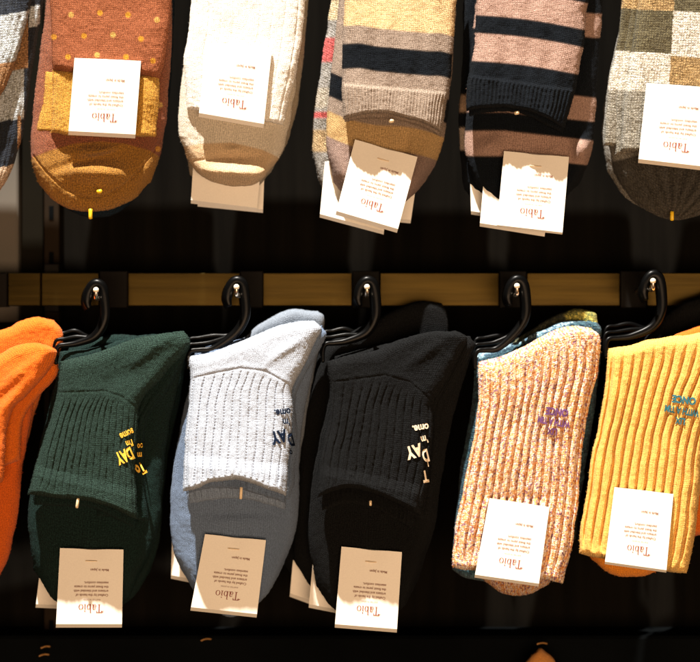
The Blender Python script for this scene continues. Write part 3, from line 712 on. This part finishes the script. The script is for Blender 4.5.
# ---- brown with dots
n2 = thing('sock_pair', 'navy socks showing a thin dark rim below the brown dotted pair', 'socks', P(100, 0, -20), 'pairs of socks on the upper rail')
panel('foot', n2, K_dark, [(56, UT), (110, UT), (176, UT)], [(176, UT), (175, 0), (170, 90), (158, 150), (146, 185)], [(48, 190), (70, 211), (100, 218), (125, 208), (146, 185)], [(56, UT), (48, 20), (40, 100), (38, 150), (48, 190)], -20, 11, const((0.008, 0.018, 0.03)), rb=30, nu=80, nv=110)
br = thing('sock_pair', 'brown socks with yellow dots, mustard cuff and mustard toe, white card on the front', 'socks', P(100, 0, 20), 'pairs of socks on the upper rail')
DOTS = [(71, 15), (100, 13), (128, 15), (157, 20), (54, 37), (84, 36), (113, 35), (141, 39), (68, 57), (97, 55), (126, 57), (153, 61), (70, -7), (99, -8), (140, -6), (160, 105), (158, 149)]
def dots(basec, extra=None):
    def fn(U, V, px, py):
        C = np.ones(px.shape + (3,)) * np.array(basec)
        if extra: C = extra(C, U, V, px, py)
        for i, (x, yy) in enumerate(DOTS):
            m = np.clip((2.8 - np.hypot(px - x, py - yy)) / .8 + .5, 0, 1)
            C = C * (1 - m[..., None]) + np.array((0.58, 0.26, 0.03) if i % 3 else (0.55, 0.33, 0.09)) * m[..., None]
        return C
    return fn
toeline = lambda px: np.interp(px, [30, 50, 75, 100, 125, 150, 165], [158, 150, 143, 141, 143, 150, 160])
panel('foot', br, K_lame, [(50, UT), (110, UT), (172, UT)], [(172, UT), (172, 40), (168, 100), (162, 150), (150, 182)], [(38, 182), (58, 204), (92, 212), (128, 203), (150, 182)], [(50, UT), (42, 40), (33, 110), (31, 155), (38, 182)], 0, 13,
      dots((0.24, 0.075, 0.035), lambda C, U, V, px, py: mixc((0.24, 0.075, 0.035), (0.33, 0.15, 0.022), np.clip((py - toeline(px)) / 1.2, 0, 1))), rb=34, rs=22, nu=170, nv=240, fuzz=8000,
      disp=combine(hump(90, 151, 16, 5, 9, -8), hump(104, 151, 14, 3, 6, -14), hump(96, 172, 30, 10, 12, 3), hump(80, 162, 30, 4, -3, -15), lambda U, V, px, py: -1.8 * np.exp(-((py - (188 - .0 * px - 3) + 0.012 * (px - 92) ** 2 - 12) / 1.5) ** 2)))
panel('inner_cuff', br, K_lame, [(45, 70), (80, 72), (158, 76)], [(158, 76), (158, 110), (154, 136)], [(37, 131), (70, 134), (110, 136), (154, 136)], [(45, 70), (42, 100), (37, 131)], 8, 6, const(MUST), rb=4, nv=60)
bleg = panel('leg', br, K_terry, [(49, UT), (110, UT), (173, UT)], [(173, UT), (171, 10), (165, 55), (160, 78)], [(53, 71), (75, 73), (110, 74), (140, 76), (160, 78)], [(49, UT), (50, 0), (53, 71)], lean(12, 15), 12, dots(BROWN), rb=8, nu=170, nv=130, fuzz=8000)
panel('cuff', br, K_lame, [(53, 69), (75, 71), (110, 72), (140, 74), (160, 76)], [(160, 76), (159, 105), (155, 137)], [(51, 133), (75, 136), (110, 137), (135, 137), (155, 137)], [(53, 69), (52, 100), (51, 133)], 14, 9, const(MUST), rb=4, rt=5, nv=90, nu=150, disp=ribs(40, .35), fuzz=4000)
tag(br, (74.5, 58), (141, 61), (135.5, 134.5), (68.5, 131), 30, 29, thick=1.5, fold=4, tack=(.5, .05), staple=False)
tackbar(br, 90.5, 214, 12, 4, 9, M_tacky, 0); tackbar(br, 99.5, 191.5, 20, 4, 3, M_tacky, 80)

# ---- cream
cr2 = thing('sock_pair', 'grey beige socks behind the cream pair with their white card hanging below the toe', 'socks', P(240, 0, -20), 'pairs of socks on the upper rail')
panel('foot', cr2, K_fine, [(200, UT), (250, UT), (312, UT)], [(312, UT), (306, 30), (300, 90), (288, 140), (272, 172)], [(190, 175), (215, 188), (240, 192), (258, 187), (272, 172)], [(200, UT), (190, 60), (184, 120), (190, 175)], -22, 12, const((0.34, 0.28, 0.20)), rb=26, nu=80, nv=110)
tag(cr2, (194, 150), (262, 157), (257, 208), (191, 200), -14, -14, print_=False)
tag(cr2, (205, 150), (265, 157), (263, 209.5), (198, 203), -30, -30, print_=False)
ce = thing('sock_pair', 'cream ribbed socks with a beige toe and overexposed white card', 'socks', P(240, 0, 20), 'pairs of socks on the upper rail')
crt = lambda px: np.interp(px, [180, 200, 232, 262, 285], [147, 143, 142, 149, 160])
panel('foot', ce, K_fine, [(196, UT), (250, UT), (303, UT)], [(303, UT), (300, 30), (295, 90), (286, 140), (275, 165)], [(186, 158), (203, 177), (233, 187), (258, 182), (275, 165)], [(196, UT), (190, 30), (180, 90), (179, 130), (186, 158)], 0, 14,
      lambda U, V, px, py: mixc((0.68, 0.61, 0.50), (0.60, 0.43, 0.26), np.clip((py - crt(px)) / 1.2, 0, 1)), rb=26, rs=20, nu=150, nv=220, fuzz=6000,
      disp=combine(hump(235, 173, 34, 7, 12, 3), hump(233, 157, 24, 4, -4, 0), hump(233, 149, 6, 3, 5), lambda U, V, px, py: -1.2 * np.exp(-((py - (162 - .12 * (px - 185))) / 1.2) ** 2) * (px < 225)))
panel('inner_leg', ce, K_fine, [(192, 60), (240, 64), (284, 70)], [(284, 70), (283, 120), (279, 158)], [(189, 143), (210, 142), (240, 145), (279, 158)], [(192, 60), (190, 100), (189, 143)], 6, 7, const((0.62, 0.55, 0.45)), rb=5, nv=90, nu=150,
      disp=lambda U, V, px, py: -1.5 * np.exp(-(np.abs(((U * 8) % 1) - .5) / .07) ** 2))
panel('leg', ce, K_fine, [(193, UT), (250, UT), (308, UT)], [(308, UT), (304, 20), (297, 70), (288, 105), (284, 126)], [(187, 110), (205, 113), (240, 118), (265, 122), (284, 126)], [(193, UT), (190, 20), (184, 60), (187, 110)], lean(11, 14), 11, const(CREAM), rb=5, nu=150, nv=160, fuzz=7000,
      disp=lambda U, V, px, py: -1.0 * np.exp(-(np.abs(((U * 9) % 1) - .5) / .07) ** 2))
tag(ce, (206, 42), (272, 48), (264, 124), (199, 113), 29, 29, thick=1.5, fold=4, tack=(.5, .05), staple=False)

# ---- sand and taupe stripes
s2 = thing('sock_pair', 'grey socks with pink and black patches behind the sand and taupe striped pair', 'socks', P(370, 0, -20), 'pairs of socks on the upper rail')
gp = steps(lambda U, V, px, py: py + 0 * U, [(-60, 20, (0.62, 0.5, 0.32)), (38, 62, (0.55, 0.10, 0.10)), (112, 118, (0.5, 0.08, 0.08)), (88, 108, (0.4, 0.36, 0.3)), (130, 152, (0.5, 0.36, 0.2))], (0.30, 0.29, 0.28))
panel('foot', s2, K_coarse, [(336, UT), (380, UT), (446, UT)], [(446, UT), (440, 40), (430, 140), (410, 190)], [(318, 180), (330, 200), (360, 212), (390, 208), (410, 190)], [(336, UT), (331, 0), (322, 60), (313, 120), (313, 155), (318, 180)], -18, 12, gp, rb=24, nu=100, nv=160)
tag(s2, (325, 160), (390, 175), (384, 231), (320, 214), -8, -4, print_=False)
tag(s2, (352, 165), (418, 172), (411, 220), (346, 214), -24, -22, print_=False)
st = thing('sock_pair', 'sand, taupe and black striped socks with a tilted white card pinned to the toe', 'socks', P(390, 0, 20), 'pairs of socks on the upper rail')
ft = steps(lambda U, V, px, py: py - 12 * ((px - 390) / 55) ** 2 * np.sign(px - 390), [(-99, -20, SAND), (60, 82, TAUPE), (86, 111, NAVY), (111, 128, TAUPE), (126, 152, (0.50, 0.33, 0.15)), (152, 400, (0.27, 0.19, 0.16))], TAUPE)
panel('foot', st, K_terry, [(342, UT), (390, UT), (458, UT)], [(458, UT), (454, 40), (448, 110), (441, 150), (426, 182)], [(334, 182), (352, 203), (378, 212), (402, 205), (426, 182)], [(342, UT), (337, 20), (331, 80), (326, 140), (334, 182)], 0, 13, ft, rb=30, rs=20, nu=150, nv=220, fuzz=7000,
      disp=combine(hump(418, 172, 9, 26, 8, 22), hump(342, 170, 8, 20, 4, -14), hump(402, 160, 6, 24, -5, 14)))
panel('inner_cuff', st, K_terry, [(344, 100), (390, 98), (441, 112)], [(441, 112), (441, 126), (440, 137)], [(345, 122), (362, 119), (390, 119), (418, 126), (440, 137)], [(344, 100), (344, 112), (345, 122)], 20, 7, const(TAUPE), rb=4, nv=50, nu=130, disp=ribs(36, .5))
sf = steps(lambda U, V, px, py: py - 9 * ((px - 343) / 108) - 2.0 * (((px - 343) / 108) ** 2) + 1.5 * vnoise(px / 20, px / 20 + 3), [(-60, -20, SAND), (-20, 0, SAND), (0, 25, SAND), (43, 68, NAVY), (81, 200, (0.31, 0.245, 0.195))], TAUPE)
sleg = panel('leg', st, K_terry, [(346, UT), (400, UT), (458, UT)], [(458, UT), (456, 0), (453, 50), (449, 90), (442, 133)], [(343, 119), (357, 116), (375, 114), (395, 115), (420, 122), (442, 133)], [(346, UT), (345, 0), (342, 60), (343, 119)], lean(14, 28), 14, sf, rb=4, nu=190, nv=230, fuzz=9000,
      disp=combine(lambda U, V, px, py: 1.2 * np.cos(2 * np.pi * U * 34) * .55 * np.clip((1 - V) / .06, 0.1, 1) * np.clip((py - 84 - 9 * U) / 2, 0, 1) + 2.2 * np.clip((py - 83 - 9 * U) / 3, 0, 1), lambda U, V, px, py: .8 * np.cos(2 * np.pi * U * 5)))
tag(st, (355, 139.5), (417.5, 157), (398, 229), (336.5, 211), 19, 24, fold=4)
tackbar(st, 391.3, 121, 38, 4, 3, M_tackw, 80)

# ---- navy and mauve stripes
m2 = thing('sock_pair', 'navy and cream socks, only a sliver left of the navy and mauve striped pair', 'socks', P(500, 0, -20), 'pairs of socks on the upper rail')
mc = steps(lambda U, V, px, py: py + 0 * U, [(95, 112, (0.55, 0.38, 0.26)), (128, 150, (0.7, 0.56, 0.45))], NAVY)
panel('foot', m2, K_terry, [(466, UT), (520, UT), (585, UT)], [(585, UT), (585, 80), (575, 150), (555, 190)], [(464, 190), (480, 206), (510, 214), (535, 208), (555, 190)], [(466, UT), (462, 60), (459, 130), (464, 190)], -18, 12, mc, rb=26, nu=90, nv=140)
tag(m2, (470, 170), (530, 176), (528, 220), (471, 211), -10, -8, print_=False)
tag(m2, (485, 165), (552, 172), (545, 233), (480, 223), 6, 9, print_=False)
mv = thing('sock_pair', 'navy and mauve striped socks with a navy cuff and white card pinned to the toe', 'socks', P(520, 0, 20), 'pairs of socks on the upper rail')
mf = steps(lambda U, V, px, py: py - 10 * np.clip((px - 505) / 90, 0, 1), [(-60, -22, MAUVE), (4, 28, MAUVE), (88, 112, MAUVE), (131, 156, MAUVE)], NAVY)
panel('foot', mv, K_terry, [(480, UT), (540, UT), (606, UT)], [(606, UT), (602, 20), (597, 90), (592, 150), (578, 185)], [(474, 180), (492, 205), (522, 216), (555, 208), (578, 185)], [(480, UT), (472, 40), (466, 110), (465, 150), (474, 180)], 0, 13, mf, rb=32, rs=20, nu=150, nv=220, fuzz=7000,
      disp=combine(hump(490, 146, 14, 9, 9, -20), hump(583, 150, 9, 13, 12), hump(540, 146, 16, 7, -4), lambda U, V, px, py: -1.2 * np.exp(-((px - 513.5) / 1) ** 2) * (py > 125) * (py < 156)))
panel('inner_cuff', mv, K_terry, [(468, 95), (520, 92), (566, 105)], [(566, 105), (566, 122), (563, 132)], [(469, 116), (490, 112), (520, 114), (563, 132)], [(468, 95), (468, 106), (469, 116)], 20, 7, const(NAVY), rb=4, nv=50, nu=130, disp=ribs(36, .5))
mg = steps(lambda U, V, px, py: py - 15 * ((px - 475) / 110) - 2.5 * np.sin((px - 475) / 110 * np.pi) * -1, [(-58, -30, MAUVE), (-12, 15, MAUVE), (33, 61, MAUVE)], NAVY)
panel('leg', mv, K_terry, [(478, UT), (530, UT), (592, UT)], [(592, UT), (588, 0), (583, 50), (574, 95), (565, 128)], [(467, 111), (485, 108), (510, 108), (535, 114), (565, 128)], [(478, UT), (476, 0), (473, 55), (467, 85), (467, 111)], lean(14, 27), 14, mg, rb=4, nu=190, nv=230, fuzz=9000,
      disp=combine(lambda U, V, px, py: 1.4 * np.cos(2 * np.pi * U * 26) * .6 * np.clip((1 - V) / .06, 0.1, 1) * np.clip((py - 76 - 15 * U) / 2, 0, 1) + 2 * np.clip((py - 74 - 15 * U) / 3, 0, 1), lambda U, V, px, py: .8 * np.cos(2 * np.pi * U * 5)))
tag(mv, (504, 151), (569, 157), (562.5, 232.5), (497, 225), 19, 24, fold=2)
tackbar(mv, 516.7, 113, 37, 3.6, 3, M_tackw, 80)

# ---- grey check, right
gk2 = thing('sock_pair', 'grey melange socks edging out behind the left side of the checked grey pair', 'socks', P(640, 0, -15), 'pairs of socks on the upper rail')
GRY = (0.27, 0.26, 0.235); OLV = (0.105, 0.088, 0.045); WHT = (0.66, 0.62, 0.55); BRC = (0.38, 0.25, 0.11)
panel('foot', gk2, K_coarse, [(638, UT), (700, UT), (760, UT)], [(760, UT), (760, 60), (752, 130), (738, 175)], [(607, 172), (630, 202), (670, 218), (712, 206), (738, 175)], [(638, UT), (628, 0), (612, 60), (602, 125), (607, 172)], -16, 12, const((0.26, 0.25, 0.23)), rb=34, nu=110, nv=150, disp=ribs(30, .6))
gk = thing('sock_pair', 'grey, olive and brown checked socks with a dark toe, at the top right corner', 'socks', P(680, 0, 20), 'pairs of socks on the upper rail')
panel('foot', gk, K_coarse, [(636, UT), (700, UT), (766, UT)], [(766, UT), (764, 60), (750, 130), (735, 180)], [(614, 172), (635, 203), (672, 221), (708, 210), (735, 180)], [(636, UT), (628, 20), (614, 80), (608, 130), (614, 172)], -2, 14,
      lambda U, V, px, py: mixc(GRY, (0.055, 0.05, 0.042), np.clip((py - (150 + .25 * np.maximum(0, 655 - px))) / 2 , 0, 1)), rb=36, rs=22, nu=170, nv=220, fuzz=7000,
      disp=combine(hump(672, 200, 36, 10, 5), lambda U, V, px, py: 1.8 * np.sin(np.arctan2(px - 672, 226 - py) * 24) * np.clip((py - 160) / 10, 0, 1)))
def gch(U, V, px, py):
    tx = px + 0.06 * (py - 55); ty = py - 0.05 * (px - 670)
    C = np.ones(px.shape + (3,)) * np.array(GRY)
    L_ = tx < 671
    for m, c_ in (((ty < 11) & L_, BRC), ((ty < 11) & ~L_, OLV), ((ty >= 11) & (ty < 54) & L_, OLV), ((ty >= 11) & (ty < 56) & ~L_, WHT), ((ty >= 54) & (ty < 93) & L_, WHT),
                  ((ty >= 56) & (ty < 93) & ~L_, BRC), ((ty >= 93) & L_, (0.27, 0.25, 0.21)), ((ty >= 93) & ~L_, WHT)): C[m] = c_
    C[(tx > 705)] = OLV
    return C
for q, (dx, dp) in enumerate(((-16, 8), (-7, 12))):
    panel('inner_leg', gk, K_coarse, [(642 + dx, UT), (670, UT), (700, UT)], [(700, UT), (700, 60), (700, 140)], [(622 + dx, 146 + 10 * q), (650, 150), (700, 140)], [(642 + dx, UT), (636 + dx, 20), (624 + dx, 90), (620 + dx + 2 * q, 146 + 10 * q)], dp, 8, gch, nu=90, nv=130, rs=6, rb=4)
panel('leg', gk, K_coarse, [(642, UT), (700, UT), (760, UT)], [(760, UT), (756, 60), (750, 158)], [(620, 151), (640, 152), (690, 156), (750, 158)], [(642, UT), (638, 0), (631, 50), (624, 100), (620, 151)], lean(16, 24), 14, gch, rb=4, nu=190, nv=220, fuzz=9000, disp=ribs(46, .5))
tag(gk, (646.5, 83), (716, 88), (708, 167), (638.5, 159), 42, 48, thick=1.5, fold=4, tack=(.5, .05), staple=False)
tackbar(gk, 672, 216, 14, 4, 8, M_tacky, 0)

# ================================================================== camera, light
cd = bpy.data.cameras.new('camera'); cam = bpy.data.objects.new('camera', cd); COL.objects.link(cam)
cam.location = (0, -D * S, 0); cam.rotation_euler = (math.radians(90), 0, 0)
cd.sensor_width = 36; cd.lens = 36 * D / 700.0; cd.clip_end = 50; cd.clip_start = 0.01
cd.dof.use_dof = True; cd.dof.focus_distance = (D - 38) * S; cd.dof.aperture_fstop = 3.6
scene.camera = cam

w = bpy.data.worlds.new('World'); scene.world = w; w.use_nodes = True
w.node_tree.nodes['Background'].inputs[0].default_value = (1.0, 0.78, 0.5, 1); w.node_tree.nodes['Background'].inputs[1].default_value = 0.02

def aim(o, tgt): o.rotation_euler = (Vector(tgt) - o.location).to_track_quat('-Z', 'Y').to_euler()
ld = bpy.data.lights.new('ceiling_spot', 'SPOT'); lo = bpy.data.objects.new('ceiling_spot', ld); COL.objects.link(lo)
lo.location = (-0.42, -0.95, 2.75); aim(lo, (0, 0, 0.0)); ld.energy = 1480; ld.color = (1.0, 0.93, 0.84); ld.shadow_soft_size = 0.028; ld.spot_size = math.radians(50); ld.spot_blend = 0.4
fd = bpy.data.lights.new('shop_floor_glow', 'AREA'); fo = bpy.data.objects.new('shop_floor_glow', fd); COL.objects.link(fo)
fo.location = (0.3, -2.2, -0.5); aim(fo, (0, 0, 0)); fd.shape = 'RECTANGLE'; fd.size = 1.8; fd.size_y = 1.0; fd.energy = 46; fd.color = (1.0, 0.66, 0.40)

scene.render.engine = 'CYCLES'
scene.view_settings.view_transform = 'Standard'; scene.view_settings.look = 'None'
scene.view_settings.exposure = 0; scene.view_settings.gamma = 1
